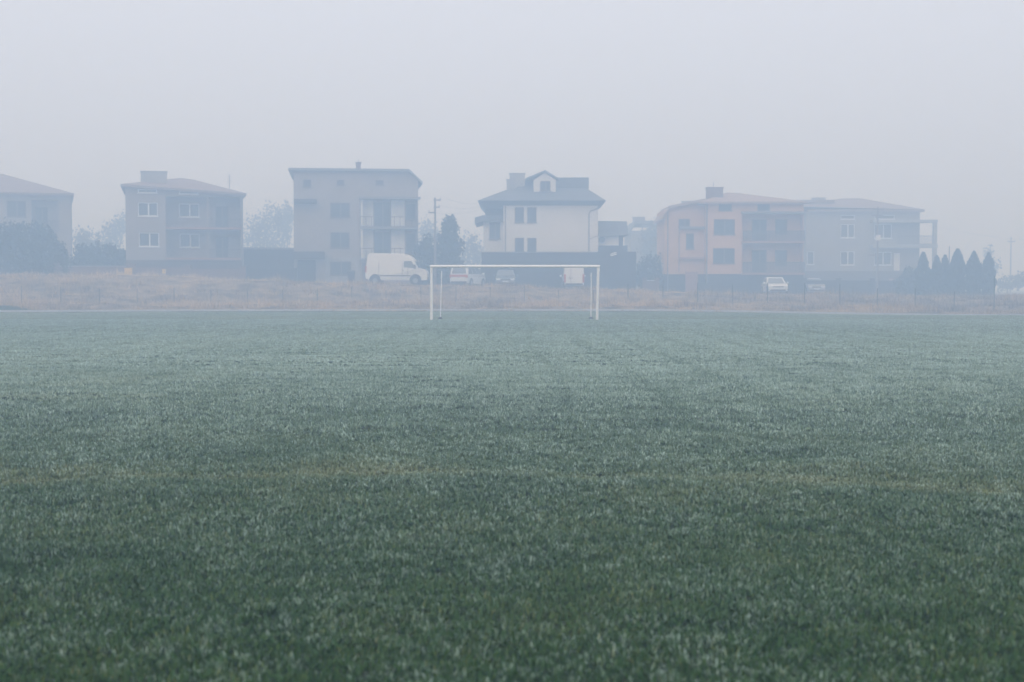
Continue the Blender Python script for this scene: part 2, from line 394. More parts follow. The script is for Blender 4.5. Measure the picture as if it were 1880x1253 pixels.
# ------------------------------------------------------------------ houses
BOXF = [(0, 3, 2, 1), (4, 5, 6, 7), (0, 1, 5, 4), (1, 2, 6, 5), (2, 3, 7, 6), (3, 0, 4, 7)]
class House:
    def __init__(s, name, label, cat, px0, px1, Y, depth, base=None, rot=0.):
        s.Y = Y; s.D = depth
        s.cx = (wx(px0, Y) + wx(px1, Y)) / 2
        s.base = h1(s.cx, Y) if base is None else base
        s.root = tag(empty(name, (s.cx, Y, s.base), rot), label, cat)
        s.ops = []
    def X(s, px): return wx(px, s.Y) - s.cx
    def Z(s, py): return wz(py, s.Y) - s.base
    def opening(s, px0, py0, px1, py1, d): s.ops.append((s.X(px0), s.X(px1), s.Z(py1), s.Z(py0), d))
    def wall(s, name, m, px0, px1, zb, zt, y0=0., y1=None, ops=(), top=None):
        x0, x1 = s.X(px0), s.X(px1); y1 = s.D if y1 is None else y1
        mb = MB()
        gx = sorted({x0, x1, *[v for o in ops for v in o[:2]]}); gz = sorted({zb, zt, *[v for o in ops for v in o[2:4]]})
        for a, b in zip(gx[:-1], gx[1:]):
            for c, d in zip(gz[:-1], gz[1:]):
                mxx, mzz = (a + b) / 2, (c + d) / 2
                if mxx < x0 or mxx > x1 or mzz < zb or mzz > zt or any(o[0] < mxx < o[1] and o[2] < mzz < o[3] for o in ops): continue
                mb.add([(a, y0, c), (b, y0, c), (b, y0, d), (a, y0, d)], [(0, 1, 2, 3)])
        for (a, b, c, d, dp) in ops:
            q = y0 + dp
            mb.add([(a, y0, c), (b, y0, c), (b, y0, d), (a, y0, d), (a, q, c), (b, q, c), (b, q, d), (a, q, d)],
                   [(0, 4, 5, 1), (1, 5, 6, 2), (2, 6, 7, 3), (3, 7, 4, 0), (4, 7, 6, 5)])
        mb.add([(x0, y0, zb), (x1, y0, zb), (x1, y1, zb), (x0, y1, zb), (x0, y0, zt), (x1, y0, zt), (x1, y1, zt), (x0, y1, zt)],
               [(1, 2, 6, 5), (2, 3, 7, 6), (3, 0, 4, 7), (4, 5, 6, 7)])
        if top:                                            # gable above the eaves line
            mb.prism([(s.X(p), s.Z(q)) for p, q in top], y0 + .0, y1)
        me = mb.build(name, m, s.root)
        return me
    def window(s, px0, py0, px1, py1, y=.10, fm=None, mull=1, sill=True, label=None):
        fm = fm or M_frame
        x0, x1, z0, z1 = s.X(px0), s.X(px1), s.Z(py1), s.Z(py0); t = .075
        mb = MB(); yf = y - .06
        mb.box(x0, x0 + t, yf, y, z0, z1).box(x1 - t, x1, yf, y, z0, z1)
        mb.box(x0 + t, x1 - t, yf, y, z0, z0 + t).box(x0 + t, x1 - t, yf, y, z1 - t, z1)
        for k in range(mull):
            xm = x0 + (x1 - x0) * (k + 1) / (mull + 1) + (.05 if mull == 1 else 0)
            mb.box(xm - .06, xm + .06, yf + .004, y, z0 + t, z1 - t)
        w = mb.build('window', fm, s.root)
        if label: w['label'] = label
        MB().box(x0 + t, x1 - t, y - .025, y - .004, z0 + t, z1 - t).build('pane', M_glass, w)
        if sill:
            MB().box(x0 - .06, x1 + .06, y - .24, y - .01, z0 - .07, z0 - .005).build('sill', fm, w)
        return w
    def win(s, px0, py0, px1, py1, **k):                   # window in its own opening
        s.opening(px0, py0, px1, py1, .16); return s.window(px0, py0, px1, py1, y=.145, **k)
    def roof(s, m, prof, over_f=.5, over_b=.5, thick=.18, name='roof', y0=None, y1=None):
        pts = [(s.X(p), s.Z(q)) for p, q in prof]
        poly = pts + [(p[0], p[1] - thick) for p in reversed(pts)]
        return MB().prism(poly, -over_f if y0 is None else y0, s.D + over_b if y1 is None else y1).build(name, m, s.root)
    def hip_roof(s, m, pe0, pe1, q0, q1, pr0, pr1, z0, z1, over=.6, thick=.2):
        x0, x1, za, zb = s.X(pe0), s.X(pe1), s.Z(q0), s.Z(q1); yb = s.D + over; ym = s.D * .48
        mb = MB().add([(x0, -over, za), (x1, -over, zb), (x1, yb, zb), (x0, yb, za), (s.X(pr0), ym, s.Z(z0)), (s.X(pr1), ym, s.Z(z1))],
                      [(0, 1, 5, 4), (1, 2, 5), (2, 3, 4, 5), (3, 0, 4), (0, 3, 2, 1)])
        mb.add([(x0 + .02, -over + .02, za - thick), (x1 - .02, -over + .02, zb - thick), (x1 - .02, yb - .02, zb - thick), (x0 + .02, yb - .02, za - thick),
                (x0 + .02, -over + .02, za - .003), (x1 - .02, -over + .02, zb - .003), (x1 - .02, yb - .02, zb - .003), (x0 + .02, yb - .02, za - .003)], BOXF)
        return mb.build('roof', m, s.root)
    def chimney(s, parent, m, px0, py0, px1, py1, y=2.5, d=.7, cap=True):
        x0, x1, z0, z1 = s.X(px0), s.X(px1), s.Z(py1), s.Z(py0)
        mb = MB().box(x0, x1, y, y + d, z0, z1)
        if cap: mb.box(x0 - .06, x1 + .06, y - .06, y + d + .06, z1 + .002, z1 + .10)
        return mb.build('chimney', m, parent)
    def box(s, name, m, px0, py0, px1, py1, y0, y1, parent=None, bevel=0):
        return MB().box(s.X(px0), s.X(px1), y0, y1, s.Z(py1), s.Z(py0)).build(name, m, parent or s.root, bevel=bevel)
    def rail(s, px0, py0, px1, py1, y, step=.14, m=None, bw=.02):
        x0, x1, z0, z1 = s.X(px0), s.X(px1), s.Z(py1), s.Z(py0)
        mb = MB().box(x0, x1, y - .025, y + .025, z1 - .05, z1).box(x0, x1, y - .02, y + .02, z0, z0 + .04)
        k = int((x1 - x0) / step)
        for i in range(k + 1):
            xx = x0 + .02 + (x1 - x0 - .04) * i / k
            mb.box(xx - bw, xx + bw, y - .012, y + .012, z0 + .04, z1 - .05)
        return mb.build('railing', m or M_metal, s.root)
    def pipe(s, pts, y=-.06, r=.05, m=None, name='downpipe'):
        mb = MB()
        P = [(s.X(p), y, s.Z(q)) for p, q in pts]
        for a, b in zip(P[:-1], P[1:]): mb.tube(a, b, r, n=8)
        return mb.build(name, m or M_roofgrey, s.root)

# house 1, cut by the frame's edge
h = House('house', 'tan house with a low pitched roof behind tall dark bushes, cut by the frame edge', 'house', -150, 127, 130, 11, rot=.31)
h.opening(55, 366, 103, 425, 1.3); h.opening(-60, 366, -12, 425, 1.3)
h.win(12, 368, 46, 398, fm=M_framedark); h.win(12, 432, 46, 462, fm=M_framedark); h.win(-120, 368, -84, 398, fm=M_framedark)
h.wall('wall', M_tan, -150, 125, -.5, h.Z(356), ops=h.ops, top=[(-150, 356), (125, 356), (125, 354.5), (-150, 354.5)])
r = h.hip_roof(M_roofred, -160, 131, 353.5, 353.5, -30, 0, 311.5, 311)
h.chimney(r, M_grey, -60, 305, -38, 330, y=4)
h.window(62, 378, 84, 408, y=1.28, mull=1, fm=M_framedark); h.rail(55, 404, 103, 424, .05)
h.pipe([(125.5, 358), (125.5, 500)], y=-.07)

# house 2
h = House('house', 'grey beige house with white framed windows, shaded loggias and a wide chimney', 'house', 233, 446, 122, 10.5, rot=.24)
h.opening(306, 361, 441, 477, 1.9)
h.win(257, 373, 292, 398); h.win(258, 428, 294, 453.5); h.window(257, 349, 291, 355.5, y=.02, mull=0)
h.win(277, 481, 291, 493, mull=0)
h.window(330, 351, 364, 356.5, y=.02, mull=0)
h.wall('wall', M_beige, 235, 443, -.5, h.Z(357.2), ops=[o for o in h.ops if o[3] <= h.Z(357.2)], top=[(235, 357.2), (443, 357.2), (443, 355.5), (235, 345)])
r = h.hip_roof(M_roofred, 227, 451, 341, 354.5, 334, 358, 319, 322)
h.chimney(r, M_grey, 262, 315, 309, 345, y=1.5, d=1.0)
mbx = MB().tube((h.X(424.5), 4, h.Z(350)), (h.X(424.5), 4, h.Z(312)), .025)
for k in range(4): mbx.tube((h.X(420.5), 4, h.Z(316 + 4 * k)), (h.X(428.5), 4, h.Z(316 + 4 * k)), .012, n=5)
mbx.build('antenna', M_metal, r)
for (a, b, c, d) in ((330, 372, 367, 397), (331, 428, 367, 453.5)): h.window(a, b, c, d, y=1.88)
for (b, d) in ((376, 418), (433, 473)):
    h.window(396, b, 420, d, y=1.885, fm=M_framedark, mull=1, sill=False)
h.box('balcony_slab', M_slabpink, 305.5, 417.5, 441.5, 421, -.35, 1.85); h.box('balcony_slab', M_slabpink, 305.5, 473.5, 441.5, 477.2, -.35, 1.85)
for py in ((360, 417.4), (421.1, 473.4)):
    h.box('pillar', M_beige, 379.5, py[0] + .3, 383, py[1], .0, .18)
h.rail(383, 401, 441, 417, -.04); h.rail(383, 457, 441, 473, -.04)
h.pipe([(447, 358), (444, 364), (444, 505)], y=-.05)
h.box('basement_door', M_dark, 330, 481, 362, 509, -.02, .1)
h.box('plinth', M_plinthred, 234.6, 478.5, 443.4, 516, -.04, .0 - .002)

# flat garage between houses 2 and 3
h = House('garage', 'low dark flat roofed garage squeezed between the two taller houses', 'garage', 447, 538, 126, 8)
h.wall('wall', M_plinth, 447, 540, -.5, h.Z(458))
h.roof(M_roofgrey, [(444, 454.5), (540.6, 455.5)], thick=.16, over_f=.35)
for a, b in ((456, 486), (493, 523)):
    d = h.box('garage_door', M_boards, a, 472, b, 516, -.05, -.004)
    MB().box(h.X((a + b) / 2) - .12, h.X((a + b) / 2) + .12, -.09, -.052, .9, .94).build('handle', M_metal, d)

# house 3: tall cube with a flat front roof
h = House('house', 'tall three storey grey tan cube house with flat roof line behind the large white van', 'house', 541, 768, 125, 11, rot=.12)
h.opening(661, 366, 766, 478, 1.0)
for q in ((607, 373, 643, 400), (607, 427, 642, 456)): h.win(*q, fm=M_framedark)
h.win(606, 481, 645, 506, fm=M_framedark)
for q in ((558, 328, 573, 345), (619, 322, 633, 341), (690, 319, 705, 340)): h.win(*q, fm=M_framedark, mull=0)
h.opening(545, 477, 582, 521, .5)
h.wall('wall', M_tan, 541, 768, -.5, h.Z(331), ops=h.ops, top=[(541, 331), (768, 331), (748, 314), (541, 314)])
r = h.roof(M_roofgrey, [(532, 310.5), (751, 310.5), (775.5, 333.5)], thick=.22, over_f=.5)
h.chimney(r, M_brick, 655, 294.5, 664, 316, y=3, d=.6)
h.chimney(r, M_grey, 635, 305, 646, 316, y=4, d=.5)
MB().tube((h.X(659.5), 3.3, h.Z(300)), (h.X(659.5), 3.3, h.Z(286)), .02).build('antenna', M_metal, r)
h.box('loggia_wall', M_pale, 661.2, 366.4, 686, 477.8, .97, .99); h.box('loggia_wall', M_pale, 719, 366.4, 744, 477.8, .97, .99)
for a, b in ((370, 416), (425, 477)):
    h.window(687, a, 718, b, y=.99, fm=M_framedark, mull=1, sill=False); h.window(746, a + 3, 764, b - 14, y=.99, fm=M_framedark, mull=0)
h.box('balcony_slab', M_roofgrey, 660.5, 416.5, 767, 421, -.35, .95); h.box('balcony_slab', M_roofgrey, 660.5, 476.5, 767, 481, -.35, .95)
h.box('canopy', M_roofgrey, 659, 362, 771.5, 366, -.7, -.003)
h.rail(661, 398, 766, 416, -.3, step=.5, m=M_metal); h.rail(661, 456, 766, 476, -.3, step=.5, m=M_metal)
h.box('pillar', M_frame, 663, 366.5, 666, 416, -.28, -.1); h.box('pillar', M_frame, 663, 421.5, 666, 476, -.28, -.1)
h.box('porch_roof', M_plinth, 538, 463, 597, 476.5, -1.1, -.003)
h.box('porch_canopy', M_plinth, 542, 367.5, 583, 375, -.9, -.003)
h.box('garage_door', M_boards, 547, 478, 580, 520.5, .42, .49)
h.box('stone_base', M_stone, 598, 473, 605.5, 522, -.06, -.003); h.box('stone_base', M_stone, 645.8, 473, 660, 522, -.06, -.003)
h.box('stone_base', M_stone, 606, 507, 645.5, 522, -.06, -.003); h.box('stone_base', M_stone, 606, 473, 645.5, 480, -.06, -.003)
h.box('door', M_framedark, 664, 483, 675, 522, -.02, .04)

# house 4: white with a half hipped roof and dormer
h = House('house', 'white rendered house with a dark broad eaved roof and gabled dormer behind the goal', 'house', 887, 1098, 126, 11)
for q in ((945, 381, 962, 409), (968, 381, 985, 409), (945, 437, 962, 465), (968, 437, 985, 465)): h.win(*q, fm=M_framedark, mull=0)
h.wall('wall', M_white, 924, 1098, -.5, h.Z(362), ops=h.ops)
h.wall('wing_wall', M_white, 887, 923.8, -.5, h.Z(406), y0=1.2, y1=8, ops=[])
h.window(898, 408, 918, 438, y=1.2, fm=M_framedark, mull=1)
h.box('wing_wall', M_boards, 890, 378, 923.5, 394, 2.2, 8)
def hip(base, top, zb, zt, yb0, yb1, yt0, yt1):
    (bx0, bx1), (tx0, tx1) = base, top
    return [(bx0, yb0, zb), (bx1, yb0, zb), (bx1, yb1, zb), (bx0, yb1, zb), (tx0, yt0, zt), (tx1, yt0, zt), (tx1, yt1, zt), (tx0, yt1, zt)]
mb = MB()
# sloping soffit, lower hip, upper gabled block with its ridge along the front
mb.add(hip((h.X(886), h.X(1103)), (h.X(877.5), h.X(1111)), h.Z(381), h.Z(370), .4, 10.6, -1.0, 12.0), BOXF)
mb.add(hip((h.X(877.7), h.X(1110.8)), (h.X(930), h.X(1083)), h.Z(369.8), h.Z(346), -1.0, 12.0, 1.9, 9.1), BOXF)
zr, ze = h.Z(320.5), h.Z(346.2)
mb.add([(h.X(945), 1.9, ze), (h.X(1081), 1.9, ze), (h.X(1081), 9.1, ze), (h.X(945), 9.1, ze), (h.X(965), 5.5, zr), (h.X(1081.5), 5.5, zr)],
       [(0, 3, 2, 1), (0, 1, 5, 4), (2, 3, 4, 5), (1, 2, 5), (3, 0, 4)])
mb.box(h.X(1012), h.X(1083.5), 2.4, 8.6, h.Z(343), h.Z(322.5))
r = mb.build('roof', M_roofdark, h.root)
h.chimney(r, M_grey, 935.5, 315, 964, 350, y=3.0, d=1.0); h.chimney(r, M_grey, 930, 327, 938, 352, y=2.6, d=.8)
dm = MB().box(h.X(980), h.X(1021), 1.2, 5, h.Z(351), h.Z(329)).prism([(h.X(980), h.Z(329)), (h.X(1021), h.Z(329)), (h.X(1001), h.Z(315))], 1.21, 5).build('dormer', M_white, r)
MB().prism([(h.X(965), h.Z(326)), (h.X(1001), h.Z(311)), (h.X(1026), h.Z(326)), (h.X(1026), h.Z(329)), (h.X(1001), h.Z(314.5)), (h.X(965), h.Z(329))], .9, 5.3).build('dormer_roof', M_roofdark, r)
h.window(992, 331, 1011, 349, y=1.19, fm=M_framedark, mull=1)
# low roof over the wing
h.roof(M_roofdark, [(871.5, 399.5), (886, 395), (926, 395)], thick=.55, name='porch_roof', y0=.5, y1=8.2)
h.pipe([(928, 366), (928, 470)], y=-.07); h.pipe([(1104, 377), (1095, 384), (1084, 388), (1081, 392), (1081, 470)], y=-.07)
h.pipe([(1081, 440), (1098, 433)], y=-.065, r=.03, name='cable')
mb = MB()
for k in range(7): mb.tube((h.X(1075 - 1.2 * k), -.02, h.Z(372)), (h.X(1075 - 1.2 * k), -.02, h.Z(372.1)), .01, n=4)
# annex with a steep dark roof and dish
h2 = House('annex', 'small pale annex with steep dark roof and satellite dish beside the white house', 'annex', 1099, 1152, 128, 6)
h2.wall('wall', M_pale, 1099, 1136, -.5, h2.Z(433), ops=[])
h2.box('pillar', M_plinth, 1136, 430, 1144, 470, .1, .5)
h2.box('balcony', M_plinth, 1094, 452, 1150, 468, -1.3, -.01)
mb = MB(); x0, x1 = h2.X(1099.5), h2.X(1155)
mb.add([(x0, -.5, h2.Z(436)), (x1 - .1, -.5, h2.Z(432)), (x1, 2.6, h2.Z(404.5)), (x0, 2.6, h2.Z(403.5)), (x0, 6.3, h2.Z(434)), (x1, 6.3, h2.Z(432))],
       [(0, 1, 2, 3), (3, 2, 5, 4), (0, 4, 5, 1), (1, 5, 2), (0, 3, 4)])
h2.rf = mb.build('roof', M_roofdark, h2.root)
dx, dz = h2.X(1104.5), h2.Z(441)
bm_ = MB(); rings = []
for k in range(5):
    rr = .27 * k / 4; yy = -.34 - .10 * (1 - (k / 4) ** 2) * -1
    rings.append([(dx + rr * math.cos(a * math.pi / 8), -.45 + .12 * (1 - (k / 4) ** 2), dz + rr * math.sin(a * math.pi / 8)) for a in range(16)])
vs = [p for ring in rings for p in ring]
bm_.add(vs, [(i * 16 + j, i * 16 + (j + 1) % 16, (i + 1) * 16 + (j + 1) % 16, (i + 1) * 16 + j) for i in range(4) for j in range(16)])
bm_.tube((dx, -.33, dz), (dx, -.005, dz), .03).build('satellite_dish', M_metal, h2.root)
# dark terrace wall in front of the white house
h3 = House('terrace_wall', 'long dark boarded wall below the white house, behind the parked cars', 'wall', 884, 1168, 124, .4)
mb = MB().box(h3.X(884), h3.X(1096), 0, .35, -.5, h3.Z(464.5))
mb.box(h3.X(1096), h3.X(1168), .0, .35, -.5, h3.Z(462.5))
mb.build('wall_panel', M_boards, h3.root)
mb = MB()
for k in range(14):
    xx = h3.X(886 + k * 21.4); mb.box(xx - .08, xx + .08, -.07, -.003, -.3, h3.Z(466))
mb.build('batten', M_plinth, h3.root)
h3.box('coping', M_roofgrey, 882.5, 462.6, 1095.8, 464.3, -.1, .45)
tag(MB().add([(-.28, 0, .0), (.28, 0, .16), (.28, .03, .24), (-.28, .03, .06), (-.26, 0, -.14), (.3, 0, .02), (.3, .03, .1), (-.26, .03, -.06)],
    [(0, 1, 2, 3), (4, 5, 6, 7)]).build('laundry_rail', M_frame, None, (wx(1126, 123.6), 123.6, wz(468, 123.6))), 'small white slatted rail hanging on the dark boarded wall', 'rail')

# house 5: orange
h = House('house', 'orange rendered house with two dark railed balconies above the white car', 'house', 1213, 1475, 130, 11)
h.opening(1362, 392, 1474, 445, 1.4); h.opening(1362, 446.5, 1474, 503, 1.4)
for q in ((1310, 403, 1349, 431), (1309, 456, 1349, 484)): h.win(*q, fm=M_framedark, mull=1)
h.win(1319, 374, 1343, 387, fm=M_framedark, mull=0); h.win(1390, 375, 1413, 388, fm=M_framedark, mull=0)
h.wall('wall', M_orange, 1297, 1475, h.Z(503.5), h.Z(372), ops=h.ops)
h.wall('plinth', M_plinth, 1297, 1475, -.5, h.Z(503.6), ops=[])
lw = [(h.X(1263), h.X(1278), h.Z(457), h.Z(428), .16)]
h.wall('wing_wall', M_orange, 1223, 1296.8, h.Z(503.5), h.Z(384), y0=1.5, y1=8.5, ops=lw, top=[(1223, 384), (1296.8, 384), (1296.8, 370), (1262, 372), (1226, 384)])
h.wall('plinth', M_plinth, 1223, 1296.8, -.5, h.Z(503.6), y0=1.5, y1=8.5)
h.window(1263, 428, 1278, 457, y=1.645, fm=M_framedark, mull=0)
h.window(1249, 401, 1270, 415, y=1.49, fm=M_framedark, mull=1)
h.box('canopy', M_roofgrey, 1250, 415.5, 1296.5, 420, 1.0, 1.497); h.box('ledge', M_slabpink, 1250, 472, 1296.5, 476, 1.0, 1.497)
h.box('bay_wall', M_orange, 1250, 420.3, 1296.4, 471.8, 1.38, 1.495) if False else None
mb = MB()
ex0, ex1 = h.X(1284), h.X(1478)
zE, zR = h.Z(371), h.Z(347)
mb.add([(ex0, -.6, zE), (ex1, -.6, zE), (ex1, 11.6, zE), (ex0, 11.6, zE), (h.X(1349), 5.0, zR), (h.X(1368), 5.0, zR - .05)],
       [(0, 3, 2, 1), (0, 1, 5, 4), (1, 2, 5), (2, 3, 4, 5), (3, 0, 4)])
mb.box(ex0, ex1, -.6, 11.6, zE - .2, zE - .003)
r = mb.build('roof', M_rooforange, h.root)
mb = MB()
mb.add([(h.X(1209), .9, h.Z(404)), (h.X(1297), .9, h.Z(376)), (h.X(1297), 10.4, h.Z(376)), (h.X(1209), 10.4, h.Z(404)), (h.X(1227), 2.6, h.Z(378)), (h.X(1297), 2.6, h.Z(364)), (h.X(1297), 8.8, h.Z(364)), (h.X(1227), 8.8, h.Z(378))], BOXF)
h.roof(M_rooforange, [(1217, 400), (1231, 377), (1296.5, 363.5)], thick=.25, name='wing_roof', y0=.9, y1=8.8)
h.chimney(r, M_brick, 1303, 343, 1333, 368, y=2.0, d=.9); h.chimney(r, M_grey, 1263, 366.5, 1285, 378, y=4, d=.8)
MB().tube((h.X(1316), 2.4, h.Z(345)), (h.X(1316), 2.4, h.Z(330)), .03).build('antenna', M_metal, r)
h.box('balcony_slab', M_slabpink, 1361, 443, 1475.5, 447, -.5, 1.36); h.box('balcony_slab', M_slabpink, 1361, 501, 1475.5, 505, -.5, 1.36)
h.rail(1363, 424, 1475, 442.8, -.42, step=.13, bw=.045); h.rail(1363, 481.5, 1475, 500.8, -.42, step=.13, bw=.045)
h.box('balcony_roof', M_roofgrey, 1360, 389, 1476, 393, -.6, -.003)
for b, d in ((402, 443), (459, 500.8)):
    h.window(1385, b, 1412, d, y=1.385, fm=M_framedark, mull=1, sill=False); h.window(1428, b, 1450, d - 14, y=1.385, fm=M_framedark, mull=0)
h.pipe([(1297.5, 372), (1297.5, 536)], y=-.07, r=.06); h.pipe([(1229, 384), (1229, 536)], y=1.42, r=.05); h.pipe([(1250, 420), (1250, 500)], y=1.42, r=.04)
h.box('garage_door', M_slabpink, 1262, 499, 1285, 538, 1.4, 1.49)

# house 6: grey, farther back
h = House('house', 'pale grey house fading into fog, with an open pillared balcony at its thuja side', 'house', 1480, 1690, 151, 11)
for q in ((1543, 412, 1569, 437), (1543, 462, 1569, 487), (1605, 412, 1637, 438), (1605, 463, 1637, 487)): h.win(*q, mull=1)
for q in ((1543, 395, 1569, 403), (1605, 395, 1642, 403)): h.win(*q, mull=0)
h.win(1474 + 8, 462, 1495, 486, mull=0)
h.wall('wall', M_greyblue, 1480, 1688, h.Z(498), h.Z(386), ops=h.ops)
h.wall('plinth', M_plinthred, 1480, 1688, -.5, h.Z(498.1))
mb = MB(); zE = h.Z(385.5); zR = h.Z(359.5)
mb.add([(h.X(1452), -.6, h.Z(380)), (h.X(1694), -.6, zE), (h.X(1694), 11.6, zE), (h.X(1452), 11.6, h.Z(380)), (h.X(1563), 5, zR), (h.X(1598), 5, zR + .03)],
       [(0, 3, 2, 1), (0, 1, 5, 4), (1, 2, 5), (2, 3, 4, 5), (3, 0, 4)])
mb.box(h.X(1480), h.X(1694), -.6, 11.6, zE - .22, zE - .003)
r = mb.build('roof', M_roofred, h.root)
h.wall('link_wall', M_greyblue, 1446, 1479.8, -.5, h.Z(372), y0=2, y1=10)
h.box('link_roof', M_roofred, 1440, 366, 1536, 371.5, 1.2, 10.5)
h.chimney(r, M_grey, 1503, 361.5, 1526, 380, y=3, d=.8)
h.box('balcony_slab', M_concrete, 1596, 405, 1713, 410, -1.6, -.003); h.box('balcony_slab', M_concrete, 1596, 449.5, 1713, 456, -1.6, -.003)
h.box('pillar', M_greyblue, 1705.5, 410.2, 1712, 449.3, -1.55, -1.1); h.box('pillar', M_greyblue, 1705.5, 456.2, 1712, 540, -1.55, -1.1)
h.rail(1640, 434, 1704, 449.3, -1.5, step=.12)
h.box('door', M_pale, 1624, 465, 1637, 498, -.03, -.002) if False else h.box('door', M_pale, 1641, 465, 1652, 497, -.04, -.002)
h.box('garage_door', M_slabpink, 1632, 512, 1648, 530, -.04, -.002)

# faint house far behind the annex
h = House('house', 'faint distant house fading into fog between white house and orange house', 'house', 1158, 1226, 178, 10)
h.wall('wall', M_greyblue, 1158, 1240, -.5, h.Z(424))
r = h.roof(M_roofdark, [(1154, 426), (1166, 406), (1236, 406), (1246, 424)], thick=.4)
h.chimney(r, M_brick, 1166, 398, 1188, 412, y=3)
h.window(1180, 438, 1196, 456, y=-.02, fm=M_framedark)

# ------------------------------------------------------------------ garden walls and small fixtures
def low_wall(px0, px1, Y, hgt, m, capm, label, name='garden_wall', pillar=3.0):
    x0, x1 = wx(px0, Y), wx(px1, Y); zc = h1((x0 + x1) / 2, Y)
    root = tag(empty(name, ((x0 + x1) / 2, Y, zc)), label, 'wall')
    w = (x1 - x0) / 2; k = max(1, int(2 * w / pillar)); st = 2 * w / k
    a = MB(); c = MB(); p = MB()
    for i in range(k):
        xa = -w + i * st + .2; xb = -w + (i + 1) * st - .2
        za = h1((x0 + x1) / 2 + (xa + xb) / 2, Y) - zc
        a.box(xa, xb, 0, .2, za - .4, za + hgt); c.box(xa + .003, xb - .003, -.05, .25, za + hgt + .002, za + hgt + .06)
    a.build('panel', m, root); c.build('coping', capm, root)
    for i in range(k + 1):
        xc = -w + i * st; za = h1((x0 + x1) / 2 + xc, Y) - zc
        MB().box(xc - .19, xc + .19, -.08, .28, za - .4, za + hgt + .2).box(xc - .24, xc + .24, -.13, .33, za + hgt + .202, za + hgt + .27).build('pillar', m, root)
    return root
low_wall(104, 236, 115.5, .85, M_brick, M_concrete, 'low red brick garden wall below the dark hedge beside the yellow cabinet')
low_wall(244, 446, 115, .8, M_brick, M_plinthred, 'red brick garden wall in front of the house with loggias')
low_wall(1184, 1206, 126, .95, M_brick, M_frame, 'short reddish brick wall with white coping beside the dark boarded wall', pillar=1.1)
low_wall(1478, 1665, 134, 1.25, M_boards, M_plinth, 'dark garden fence wall behind the small grey car', pillar=2.5)
low_wall(1290, 1394, 128, .9, M_plinth, M_plinth, 'dark low wall at the foot of the orange house')
low_wall(772, 886, 127.5, 1.5, M_boards, M_plinth, 'dark board fence wall behind the rounded evergreen tree', pillar=2.4)
low_wall(448, 540, 121, .9, M_plinth, M_plinth, 'dark low wall in front of the flat roofed garage')

def cabinet(px0, py0, px1, py1, Y, label):
    x0, x1 = wx(px0, Y), wx(px1, Y); zt, zb = wz(py0, Y), wz(py1, Y); cx = (x0 + x1) / 2; g = h1(cx, Y)
    r = tag(empty('utility_cabinet', (cx, Y, g)), label, 'cabinet', 'yellow utility cabinets by the garden walls')
    w = (x1 - x0) / 2
    MB().box(-w, w, 0, .25, zb - g, zt - g).box(-w - .03, w + .03, -.03, .28, zt - g + .002, zt - g + .05).build('case', M_yellow, r, bevel=.01)
    d = MB().box(-w + .05, w - .05, -.025, -.003, zb - g + .05, zt - g - .05).build('door', M_yellow, r)
    MB().box(w * .55, w * .7, -.05, -.027, (zb + zt) / 2 - g - .05, (zb + zt) / 2 - g + .05).build('lock', M_trim, d)
    MB().box(-w * .8, w * .8, .03, .22, -.3, zb - g - .003).build('plinth', M_concrete, r)
cabinet(228, 493.5, 241, 506.5, 113.5, 'yellow utility cabinet on the bank top at the end of the brick wall')
cabinet(297.5, 496, 303, 502.5, 114.3, 'small yellow meter box by the house with white framed windows')
# wheelie bin by house 3
x, Y = wx(645, 121), 121; g = h1(x, Y) + .03
b = tag(empty('waste_bin', (x, Y, g)), 'dark wheeled waste bin beside the door of the tall cube house', 'bin')
MB().add(hip((-.24, .24), (-.3, .3), .08, 1.0, -.26, .26, -.34, .34), BOXF).build('body', M_trim, b, bevel=.02)
MB().add(hip((-.32, .32), (-.28, .28), 1.003, 1.1, -.37, .37, -.3, .3), BOXF).build('lid', M_plinth, b, bevel=.02)
for s_ in (-1, 1): MB().tube((s_ * .2, .27, .1), (s_ * .27, .27, .1), .1, n=14).build('wheel', M_tyre, b)

# ------------------------------------------------------------------ utility poles and wires
def pole(px, py_top, Y, r, label, arms=(), box=None, lamp=False):
    x = wx(px, Y, 450); g = h1(x, Y); zt = wz(py_top, Y) - g
    root = tag(empty('utility_pole', (x, Y, g)), label, 'pole')
    MB().tube((0, 0, -.4), (0, 0, zt), r, r * .65, n=10).build('shaft', M_wood, root)
    for (py, l, rr) in arms:
        z = wz(py, Y) - g
        a = MB().box(-l, rr, -r - .08, -r - .003, z - .05, z + .05).build('crossarm', M_wood, root)
        for xx in (-l + .06, rr - .06):
            MB().tube((xx, -r - .04, z + .052), (xx, -r - .04, z + .2), .04, .025, n=8).build('insulator', M_concrete, a)
    if box:
        z = wz(box, Y) - g; MB().box(-.2, .2, -r - .25, -r - .004, z - .25, z + .25).build('junction_box', M_pale, root)
    return root, (x, Y, g, zt)
p1, d1 = pole(799, 363, 119, .11, 'tall wooden utility pole beside the rounded evergreen tree', arms=((368, .12, .5), (381, .1, .4), (391, .55, .1)))
p2, d2 = pole(1611, 380, 131, .12, 'dark utility pole with crossarms in front of the pale grey house', arms=((385, .5, .5), (396, .6, .45), (469, .85, .3)), box=437)
p3, d3 = pole(1743, 453, 140, .08, 'thin short pole rising between two pointed thujas')
p4, d4 = pole(1856, 436, 185, .10, 'faint distant utility pole beyond the last thuja', arms=((444, .5, .5),))
def wire(a, b, sag, label, r=.006):
    mb = MB(); a = Vector(a); b = Vector(b); prev = a
    o = a.copy()
    for k in range(1, 15):
        t = k / 14; p = a.lerp(b, t); p.z -= sag * 4 * t * (1 - t)
        mb.tube(prev - o, p - o, r, n=5); prev = p
    tag(mb.build('overhead_wire', M_wire, None, o), label, 'wire', 'overhead wires')
